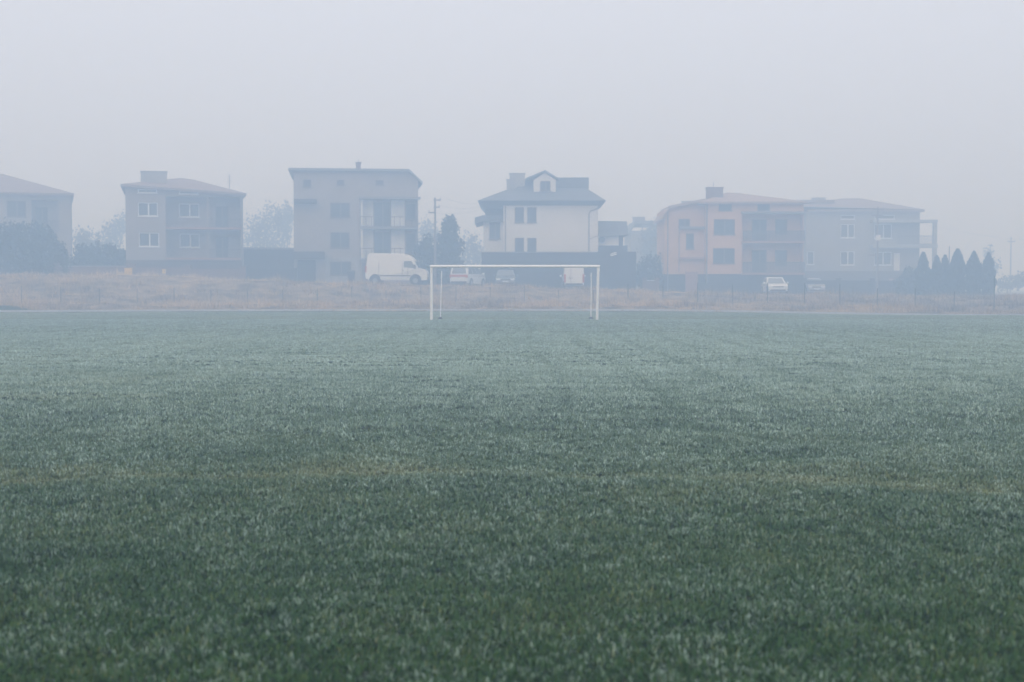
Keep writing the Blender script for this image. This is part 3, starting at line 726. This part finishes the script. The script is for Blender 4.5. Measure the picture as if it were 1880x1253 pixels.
for zz, xx, lab in ((.15, .7, 'topmost overhead wire running from the wooden pole to the white house'), (-.5, .4, 'overhead wire just below the topmost one beside the wooden pole'), (-1.1, .05, 'lowest overhead wire between the wooden pole and white house')):
    wire((d1[0] + xx, 118.8, wz(368, 119) + zz + .05), (wx(888, 127), 127, wz(374, 127) + zz * .4), .25, lab)
wire((d2[0] + .4, 130.8, wz(396, 131) + .2), (d4[0] - .44, 164.8, wz(444, 165) + .2), .8, 'faint overhead wire running from the dark pole into the fog past the thujas')
wire((d2[0] - .5, 130.8, wz(396, 131) + .2), (wx(1476, 130), 129.2, wz(392, 130)), .3, 'overhead wire from the dark pole to the orange house eaves')

# ------------------------------------------------------------------ vehicles (local x forward, y to the left, z up)
def prof(mb, P, wfun):
    n = len(P)
    a = [(p[0], -wfun(p[0], p[1]), p[1]) for p in P]; b = [(p[0], wfun(p[0], p[1]), p[1]) for p in P]
    mb.add(a + b, [tuple(range(n)), tuple(range(2 * n - 1, n - 1, -1))] + [(i, i + n, (i + 1) % n + n, (i + 1) % n) for i in range(n)])
def panel(c, off, thick=.012):                 # thin pane set on four corners, pushed out along its normal
    c = [Vector(p) for p in c]; nrm = (c[1] - c[0]).cross(c[3] - c[0]).normalized()
    mid = sum(c, Vector()) / 4
    if nrm.dot(mid - Vector((mid.x * .4, 0, .5))) < 0: nrm = -nrm
    a = [p + nrm * off for p in c]; b = [p - nrm * thick for p in c]
    return MB().add(a + b, [(0, 1, 2, 3), (7, 6, 5, 4), (0, 4, 5, 1), (1, 5, 6, 2), (2, 6, 7, 3), (3, 7, 4, 0)])
def lerp4(A, B, Cc, D, u, v):
    A, B, Cc, D = map(Vector, (A, B, Cc, D)); return (A.lerp(B, u)).lerp(D.lerp(Cc, u), v)
def wheel(root, x, y, r, w=.2):
    wh = MB().tube((x, y - w / 2, r), (x, y + w / 2, r), r, n=24).build('wheel', M_tyre, root, bevel=.02)
    s_ = 1 if y > 0 else -1
    rm = MB().tube((x, y + s_ * w * .5, r), (x, y + s_ * (w * .5 + .012), r), r * .62, n=20).build('rim', M_rim, wh)
def car(name, label, cat, x, y, rz, p, body_m, group='vehicles parked along the road'):
    g = h1(x, y) + .03
    root = tag(empty(name, (x, y, g), rz), label, cat, group)
    L, W, zb, zr = p['L'] / 2, p['W'] / 2, p['belt'], p['roof']; tum = p.get('tumble', .80); hood = p['hood']; lift = .2
    xrb, xrt, xft, xfb = p['xrb'], p['xrt'], p['xft'], p['xfb']
    lower = [(-L + .06, lift + .06), (-L, .45), (-L + .03, zb - .12), (xrb - .0, zb), (xfb, zb), (L - .35, hood), (L - .08, hood - .16), (L, .45), (L - .06, lift + .06), (L - .9, lift), (-L + .9, lift)]
    def wl(x_, z_): return W * (1 - .10 * max(0, (abs(x_) - L + .5) / .5)) * (1 if z_ > .3 else .96)
    def wu(x_, z_): return (W - .05) * (1 - (1 - tum) * max(0, (z_ - zb)) / (zr - zb))
    mb = MB(); prof(mb, lower, wl)
    up = [(xrb + .02, zb - .02), (xrt, zr - .06), (xrt + .25, zr), (xft - .25, zr + .01), (xft, zr - .05), (xfb - .02, zb - .02)]
    prof(mb, up, wu)
    bd = mb.build('body', body_m, root, bevel=.045)
    # glass
    def corner(xx, z_, s_): return (xx, s_ * wu(xx, z_), z_)
    fr = (corner(xfb, zb, -1), corner(xfb, zb, 1), corner(xft, zr - .05, 1), corner(xft, zr - .05, -1))
    q = [lerp4(*fr, u, v) for u, v in ((.07, .07), (.93, .07), (.91, .93), (.09, .93))]
    panel(q, .012).build('windscreen', M_carglass, root)
    if p.get('rear_glass', True):
        fr = (corner(xrb, zb, -1), corner(xrb, zb, 1), corner(xrt, zr - .06, 1), corner(xrt, zr - .06, -1))
        q = [lerp4(*fr, u, v) for u, v in ((.1, .12), (.9, .12), (.87, .9), (.13, .9))]
        panel(q, .012).build('rear_window', M_carglass, root)
    for s_ in (-1, 1):
        for (t0, t1) in p['side']:
            def sp(t, v):
                xb_ = xrb + (xfb - xrb) * t; xt_ = (xrt + .08) + (xft - .08 - xrt) * t
                z_ = zb + .04 + (zr - zb - .14) * v; return Vector((xb_ + (xt_ - xb_) * v, s_ * (wu(0, z_)), z_))
            panel([sp(t0, 0), sp(t1, 0), sp(t1, 1), sp(t0, 1)], .012).build('side_window', M_carglass, root)
        MB().box(xfb - .30, xfb - .12, s_ * (W + .02), s_ * (W + .2), zb + .0, zb + .15).build('mirror', p.get('mirror', body_m), root, bevel=.03)
        hl = MB().box(L - .19, L - .005, s_ * (W - .50), s_ * (W - .10), hood - .28, hood - .13).build('headlight', M_lamp, root, bevel=.03)
        MB().box(-L - .012, -L + .1, s_ * (W - .22), s_ * (W - .06), zb - p.get('tl', .28), zb - .06 + p.get('tl_up', 0)).build('tail_light', M_tail, root, bevel=.02)
        for xx in (L - .78, -L + .75):
            wheel(root, xx, s_ * (W - .09), p.get('wr', .31))
            MB().tube((xx, s_ * (W - .02), p.get('wr', .31) + .02), (xx, s_ * (W + .004), p.get('wr', .31) + .02), p.get('wr', .31) + .07, n=24).build('wheel_arch', M_trim, root)
    MB().box(L - .06, L + .015, -W * .5, W * .5, hood - .26, hood - .17).build('grille', M_trim, root, bevel=.01)
    MB().box(L - .1, L + .02, -W * .72, W * .72, .26, .40).build('bumper', M_trim, root, bevel=.02)
    MB().box(-L - .02, -L + .1, -W * .8, W * .8, .28, .42).build('bumper', M_trim, root, bevel=.02)
    MB().box(L + .017, L + .03, -.26, .26, .42, .53).build('number_plate', M_plate, root)
    MB().box(-L - .03, -L - .004, -.26, .26, .52, .63).build('number_plate', M_plate, root)
    return root
hatch = dict(L=4.1, W=1.76, belt=.92, roof=1.47, hood=.86, xrb=-1.93, xrt=-1.55, xft=.35, xfb=1.05, side=((.10, .5), (.54, .93)))
sedan = dict(L=4.5, W=1.78, belt=.90, roof=1.45, hood=.85, xrb=-1.65, xrt=-1.05, xft=.30, xfb=1.10, side=((.14, .5), (.54, .92)))
mini = dict(L=4.3, W=1.76, belt=1.0, roof=1.66, hood=.98, xrb=-2.08, xrt=-1.92, xft=.55, xfb=1.25, side=((.05, .32), (.36, .62), (.66, .95)), tumble=.86)
svan = dict(L=4.2, W=1.84, belt=1.0, roof=1.82, hood=1.0, xrb=-2.08, xrt=-2.0, xft=.55, xfb=1.2, side=((.70, .95),), tumble=.90, rear_glass=False, tl=.5, tl_up=.25)

# minivan with the red band, tail towards the camera and turned a little
Y = 119.5
rt = car('minivan', 'white minivan with a red band across its back, parked tail out behind the goal', 'minivan', wx(858, Y), Y + 1.9, R(90 - 20), mini, M_carwhite)
MB().box(-2.185, -2.16, -.80, .80, .80, .98).build('band', M_carred, rt, bevel=.005)
MB().box(-1.99, -1.60, -.62, .62, 1.672, 1.72).build('light_bar', M_carred, rt, bevel=.02)
# dark car, nose to the camera
Y = 121
car('hatchback', 'dark car facing the pitch in the middle of the goal opening', 'car', wx(928, Y), Y + 1.9, R(-90), hatch, M_cardark)
# small white van, doors to the camera
rt = car('small_van', 'small white van seen from behind with both rear doors shut inside the goal frame', 'van', wx(1054, 120), 120 + 1.9, R(90), svan, M_carwhite)
mb = MB()
for s_ in (-1, 1): pass
MB().box(-2.118, -2.10, .27, .30, .45, 1.74).build('door_seam', M_trim, rt)
for s_ in (-1, 1):
    MB().box(-2.12, -2.10, .285 + s_ * .12 - .02, .285 + s_ * .12 + .02, .78, .98).build('door_handle', M_trim, rt)
# white saloon and small grey car, noses to the camera
Y = 121.5
car('saloon_car', 'white saloon car with dark grille parked below the orange balconies', 'car', wx(1430, Y), Y + 2.0, R(-90 - 2), sedan, M_carwhite)
Y = 133
car('hatchback', 'small pale grey car half hidden by the bank beside the white saloon', 'car', wx(1500, Y), Y + 2.0, R(-90), hatch, M_carsilver)

# the large white van, broadside, nose to the right of the picture
Y = 116.0; vx = wx(730, Y); g = h1(vx, Y) + .03
van = tag(empty('panel_van', (vx, Y, g), R(-2)), 'large white high roofed panel van parked broadside beside the goal', 'van', 'vehicles parked along the road')
L = 2.52; W = .98
P = [(-L + .02, .50), (-L, .85), (-L + .05, 1.5), (-L + .22, 2.42), (-L + .36, 2.55), (-1.0, 2.54), (.55, 2.49), (.95, 2.42), (1.30, 2.18), (1.46, 2.02), (1.52, 1.90),
     (1.50, 1.84), (1.78, 1.36), (1.98, 1.30), (2.28, 1.24), (2.45, 1.08), (2.52, .80), (2.50, .42), (2.3, .36), (-2.0, .36)]
mb = MB(); prof(mb, P, lambda x_, z_: W * (1 - .10 * max(0, (z_ - 1.1) / 1.5)) * (1 - .12 * max(0, (x_ - 1.9) / .7)))
mb.build('body', M_carwhite, van, bevel=.05)
for s_ in (-1, 1):
    def sy(z_, e=.0): return s_ * (W * (1 - .10 * max(0, (z_ - 1.1) / 1.5)) + e)
    q = [(.62, sy(1.42), 1.42), (1.60, sy(1.32), 1.32), (1.22, sy(1.92), 1.92), (.62, sy(1.92), 1.92)]
    panel(q, .014).build('side_window', M_carglass, van)
    for xx in (-1.42, .48): MB().box(xx - .012, xx + .012, sy(1.9, -.07), sy(.5, .006), .55, 1.78).build('door_seam', M_trim, van)
    MB().box(.92, .945, sy(1.2, -.02), sy(1.2, .006), .6, 1.36).build('door_seam', M_trim, van)
    MB().box(.46, .60, sy(1.1, -.01), sy(1.1, .03), 1.12, 1.18).build('door_handle', M_trim, van)
    MB().box(-1.35, 1.15, sy(.7, -.01), sy(.7, .03), .70, .78).build('side_moulding', M_trim, van)
    MB().box(-1.3, 1.05, sy(.5, -.02), sy(.5, .015), .50, .60).build('sill_strip', M_frame, van)
    MB().box(2.28, 2.44, s_ * (W * .55), s_ * (W * .90), .93, 1.13).build('headlight', M_lamp, van, bevel=.04)
    MB().box(-L - .02, -L + .12, s_ * (W - .16), s_ * (W - .005), 1.0, 1.5).build('tail_light', M_tail, van, bevel=.02)
    MB().box(1.42, 1.58, s_ * (W + .0), s_ * (W + .22), 1.30, 1.62).build('mirror', M_trim, van, bevel=.03)
    for xx in (-1.72, 1.55):
        MB().tube((xx, s_ * (W - .03), .40), (xx, s_ * (W + .006), .40), .47, n=28).build('wheel_arch', M_trim, van)
        wheel(van, xx, s_ * (W - .08), .34, .22)
panel([(1.52, -.8, 1.88), (1.52, .8, 1.88), (1.80, .84, 1.38), (1.80, -.84, 1.38)], .014).build('windscreen', M_carglass, van)
MB().box(2.44, 2.56, -.82, .82, .40, .62).build('bumper', M_trim, van, bevel=.03)
MB().box(2.40, 2.53, -.5, .5, .72, .86).build('grille', M_trim, van, bevel=.02)

# ------------------------------------------------------------------ trees and shrubs
def foliage(name, blobs, n, size, m, parent, org, seed, shell=.62, droop=0., up=.0, rough=.9):
    r_ = np.random.default_rng(seed)
    vol = np.array([b[3] * b[4] * b[5] for b in blobs]); pr = vol ** .75; pr /= pr.sum()
    idx = r_.choice(len(blobs), n, p=pr); B = np.array(blobs)[idx]
    d = r_.normal(size=(n, 3)); d /= np.linalg.norm(d, axis=1)[:, None]
    rad = shell + (1 - shell) * r_.random(n) ** .6
    rad *= np.clip(.92 - .52 * rough + rough * vnoise(d[:, 0] * 2.7 + idx * 3.1 + 50, d[:, 2] * 2.7 + d[:, 1] * 2.1 + 50, seed + 1), 0, 1.2)
    p = B[:, :3] + d * rad[:, None] * B[:, 3:6]
    if up: p[:, 2] += up * r_.random(n) ** 3
    a = r_.normal(size=(n, 3)); a[:, 2] += droop; a /= np.linalg.norm(a, axis=1)[:, None]
    b = np.cross(a, d + r_.normal(scale=.5, size=(n, 3))); b /= np.linalg.norm(b, axis=1)[:, None] + 1e-9
    s_ = size * r_.uniform(.5, 1.5, n)[:, None]
    V = np.stack([p - a * s_ * .5, p + b * s_ * .35, p + a * s_ * .5, p - b * s_ * .35], 1).reshape(-1, 3)
    o = np_mesh(name, V, np.arange(4 * n).reshape(-1, 4), m); o.parent = parent
    return o
def blob_px(root, px, py, rx, ry_, Y, dy=0, depth=None):
    sc = F / Y
    return (wx(px, Y, py) - root.location.x, dy, wz(py, Y) - root.location.z, rx / sc, (depth or rx / sc), ry_ / sc)
SEED = [100]
def shrub(name, label, cat, Y, px, blobs, n, size, m, group=None, trunk=True, shell=.45, rough=.9):
    x = wx(px, Y); g = h1(x, Y)
    r = tag(empty(name, (x, Y, g)), label, cat, group)
    SEED[0] += 5
    B = [blob_px(r, *b[:4], Y, dy=b[4] if len(b) > 4 else 0) for b in blobs]
    foliage('crown', B, n, size, m, r, None, SEED[0], shell=shell, rough=rough)
    top = max(b[2] for b in B)
    mb = MB().tube((0, 0, -.3), (.03, .02, top * .55), .10 + .008 * top, .05 + .004 * top, n=8)
    rr = random.Random(SEED[0])
    for b in B:
        for k in range(3):
            e = Vector((b[0], b[1], b[2])) + Vector((rr.uniform(-.6, .6) * b[3], rr.uniform(-.6, .6) * b[4], rr.uniform(-.3, .7) * b[5]))
            mb.tube((.02 * k, 0, min(top * .3, max(.2, e.z * .4)) + .1 * k), e, .05, .012, n=5)
    mb.build('trunk', M_bark, r)
    return r
# dark bushes in front of the first house
G = 'dark bushes in front of the first house'
shrub('bush', 'tallest dark evergreen bush by the frame edge, covering the tan house', 'bush', 117, -10, [(-25, 438, 40, 36), (5, 450, 40, 50), (28, 430, 30, 27), (-10, 485, 50, 34)], 5200, .24, M_leaf, G)
shrub('bush', 'broad dark evergreen bush in front of the tan house wall, second from the frame edge', 'bush', 116, 62, [(60, 442, 32, 36), (82, 456, 30, 40), (50, 485, 36, 32), (88, 488, 28, 28)], 5000, .24, M_leaf, G)
shrub('bush', 'low dark bush at the tan house corner beside its downpipe', 'bush', 116, 112, [(110, 478, 20, 30), (124, 492, 20, 20)], 1800, .22, M_leaf, G)
# hedge trees between houses 1 and 2
G = 'dark shrubs between the tan house and the loggia house'
for px, top, wd, lab in ((152, 447, 20, 'dark rounded shrub near the tan house downpipe'), (178, 443, 18, 'dark shrub in the middle of the gap between the first two houses'), (204, 446, 19, 'dark shrub behind the brick wall nearer the white framed windows'), (226, 452, 14, 'narrow dark shrub touching the corner of the house with loggias')):
    shrub('shrub', lab, 'shrub', 123, px, [(px, top + 25, wd, 26), (px + 3, top + 48, wd * 1.1, 24)], 1900, .22, M_leaf, G)
G = 'faint bare trees behind the houses'
def bare(px, Y, blobs, n, lab):
    return shrub('bare_tree', lab, 'tree', Y, px, blobs, int(n * .55), .34, M_twig, G, shell=.15)
bare(212, 182, [(212, 425, 26, 30), (225, 410, 20, 24), (195, 450, 28, 40)], 2600, 'faint bare tree in fog above the dark shrubs, beside the loggia house')
bare(150, 168, [(150, 440, 24, 28), (165, 455, 26, 36)], 1600, 'very faint bare tree in fog beside the tan house')
bare(485, 185, [(480, 415, 36, 32), (510, 400, 30, 34), (465, 440, 26, 30), (495, 450, 40, 30)], 4200, 'large hazy bare tree filling the gap above the flat garage')
bare(527, 190, [(528, 395, 18, 28), (522, 425, 22, 34)], 1500, 'narrow hazy bare tree touching the tall cube house')
bare(785, 185, [(782, 420, 20, 22), (795, 440, 22, 30), (775, 450, 20, 30)], 1600, 'hazy bare tree behind the wooden utility pole')
bare(868, 175, [(866, 450, 20, 28), (880, 470, 22, 28), (858, 478, 22, 28)], 2000, 'hazy bare tree between the rounded evergreen and the white house')
bare(1196, 176, [(1190, 440, 22, 34), (1206, 425, 18, 26), (1200, 475, 26, 40)], 2800, 'hazy tree in the gap beside the orange house')
bare(1818, 190, [(1815, 468, 12, 22), (1822, 492, 16, 28)], 900, 'very faint tall tree behind the last pointed thuja')
bare(1850, 170, [(1842, 522, 20, 18), (1866, 518, 22, 18), (1890, 512, 22, 22)], 1800, 'faint low tree mass in fog at the far end of the thuja row')
# evergreens beside the pole
shrub('evergreen_tree', 'big rounded dark evergreen tree behind the left goalpost corner', 'tree', 124, 824, [(826, 424, 19, 32), (825, 455, 27, 38), (827, 490, 27, 36), (815, 515, 22, 22), (838, 515, 20, 22)], 9000, .22, M_leafblue, None, rough=.45)
shrub('shrub', 'dark shrub in front of the tall cube house corner above the van bonnet', 'shrub', 123, 782, [(785, 455, 22, 24), (775, 480, 22, 30), (795, 490, 22, 28), (780, 512, 24, 18), (800, 514, 20, 18)], 4400, .22, M_leaf, None)
shrub('shrub', 'dark low shrub between the dark boarded wall and the orange house', 'shrub', 131, 1196, [(1190, 492, 12, 28), (1206, 498, 14, 30), (1176, 505, 14, 30), (1192, 518, 24, 20)], 3200, .22, M_leaf, None)
shrub('shrub', 'dark shrub at the foot of the grey house beside the first thuja', 'shrub', 131, 1668, [(1668, 515, 20, 26), (1655, 525, 16, 18)], 1800, .22, M_leaf, None)
# row of thujas
def thuja(px, top, wd, Y, lab, tips=1):
    x = wx(px, Y); g = h1(x, Y); hgt = wz(top, Y) - g; r = tag(empty('thuja', (x, Y, g)), lab, 'tree', 'row of pointed thujas')
    SEED[0] += 3; rr = np.random.default_rng(SEED[0]); n = int(3400 * wd / 24)
    t = rr.random(n) ** 1.15; z = .0 * hgt + t * hgt * 1.02
    w = wd / 2 / (F / Y) * np.clip(1.22 * (1 - t ** 2.9) ** .85, .05, 1) * (.72 + .5 * vnoise(t * 9 + px, np.sin(rr.random(n) * 0 + t) * 3 + 3, SEED[0]))
    a = rr.uniform(0, 2 * np.pi, n); q = .5 + .5 * rr.random(n) ** .5
    p = np.stack([np.cos(a) * w * q, np.sin(a) * w * q, z], -1)
    u = rr.normal(size=(n, 3)) * [.35, .35, .25]; u[:, 2] += 1; u[:, :2] += .35 * np.stack([np.cos(a), np.sin(a)], -1); u /= np.linalg.norm(u, axis=1)[:, None]
    b = np.cross(u, rr.normal(size=(n, 3))); b /= np.linalg.norm(b, axis=1)[:, None]
    s_ = .26 * rr.uniform(.5, 1.4, n)[:, None]
    V = np.stack([p - u * s_ * .5, p + b * s_ * .25, p + u * s_ * .6, p - b * s_ * .25], 1).reshape(-1, 3)
    o = np_mesh('crown', V, np.arange(4 * n).reshape(-1, 4), M_leafblue); o.parent = r
    MB().tube((0, 0, -.3), (0, 0, hgt * .8), .09, .02, n=7).build('trunk', M_bark, r)
for px, top, wd, lab in ((1695, 467, 27, 'pointed dark thuja nearest the open balcony of the grey house'), (1720, 473, 24, 'shorter thuja with the thin pole close behind it, second from the grey house'),
                         (1735, 472, 21, 'slim thuja left of the thin pole, third from the grey house'), (1758, 461, 32, 'tallest and widest thuja of the row, right of the thin pole'),
                         (1788, 465, 30, 'thuja between the tallest one and the last of the row'), (1815, 468, 26, 'last thuja of the row beside the high fence post')):
    thuja(px, top, wd, 126, lab)

# ------------------------------------------------------------------ fog
hz = MB().box(-1410, 1410, -410, 1810, -1.5, 15.5).build('haze', bpy.data.materials.new('haze_air'))
tag(hz, 'thick pale blue fog lying over the whole pitch and houses', 'fog', kind='stuff')
m = hz.data.materials[0]; m.use_nodes = True; nt = m.node_tree
for nd in list(nt.nodes): nt.nodes.remove(nd)
out = nt.nodes.new('ShaderNodeOutputMaterial'); pv = nt.nodes.new('ShaderNodeVolumePrincipled')
pv.inputs['Color'].default_value = (.50, .70, .99, 1); pv.inputs['Density'].default_value = .0122
pv.inputs['Absorption Color'].default_value = (.757, .74, 0, 1); pv.inputs['Anisotropy'].default_value = .0
nt.links.new(pv.outputs[0], out.inputs['Volume'])

# ------------------------------------------------------------------ light: overcast sky and a weak, wide sun
SUN_EL, SUN_AZ = R(28), R(200)
w = bpy.data.worlds.new('World'); S.world = w; w.use_nodes = True; nt = w.node_tree; N = nt.nodes; Lk = nt.links
bg = N['Background']
sky = N.new('ShaderNodeTexSky'); sky.sky_type = 'NISHITA'; sky.sun_disc = False; sky.sun_elevation = SUN_EL; sky.sun_rotation = SUN_AZ
sky.air_density = 1.0; sky.dust_density = 6.0
tc = N.new('ShaderNodeTexCoord'); sx = N.new('ShaderNodeSeparateXYZ'); Lk.new(tc.outputs['Generated'], sx.inputs[0])
ab = N.new('ShaderNodeMath'); ab.operation = 'MAXIMUM'; ab.inputs[1].default_value = 0; Lk.new(sx.outputs['Z'], ab.inputs[0])
ma = N.new('ShaderNodeMath'); ma.operation = 'MULTIPLY_ADD'; ma.inputs[1].default_value = .58; ma.inputs[2].default_value = .66; Lk.new(ab.outputs[0], ma.inputs[0])
cl = N.new('ShaderNodeMix'); cl.data_type = 'RGBA'; cl.blend_type = 'MULTIPLY'; cl.inputs[0].default_value = 1
cl.inputs[6].default_value = (11.6, 12.15, 13.95, 1); Lk.new(ma.outputs[0], cl.inputs[7])
mx = N.new('ShaderNodeMix'); mx.data_type = 'RGBA'; mx.inputs[0].default_value = .88
Lk.new(sky.outputs[0], mx.inputs[6]); Lk.new(cl.outputs[2], mx.inputs[7])
Lk.new(mx.outputs[2], bg.inputs['Color']); bg.inputs['Strength'].default_value = .1
sd = bpy.data.lights.new('sun', 'SUN'); so = bpy.data.objects.new('sun', sd); C.objects.link(so)
sd.energy = .5; sd.angle = R(40); sd.color = (1, .96, .92)
dirv = Vector((math.sin(SUN_AZ) * math.cos(SUN_EL), math.cos(SUN_AZ) * math.cos(SUN_EL), math.sin(SUN_EL)))
so.rotation_euler = dirv.to_track_quat('Z', 'Y').to_euler()

# ------------------------------------------------------------------ render settings
S.render.engine = 'CYCLES'
S.view_settings.view_transform = 'Standard'; S.view_settings.look = 'None'; S.view_settings.exposure = 0; S.view_settings.gamma = 1
S.cycles.sampling_pattern = 'BLUE_NOISE'
S.cycles.max_bounces = 6; S.cycles.diffuse_bounces = 3; S.cycles.volume_bounces = 2; S.cycles.glossy_bounces = 2
S.cycles.use_denoising = True
S.cycles.use_adaptive_sampling = False
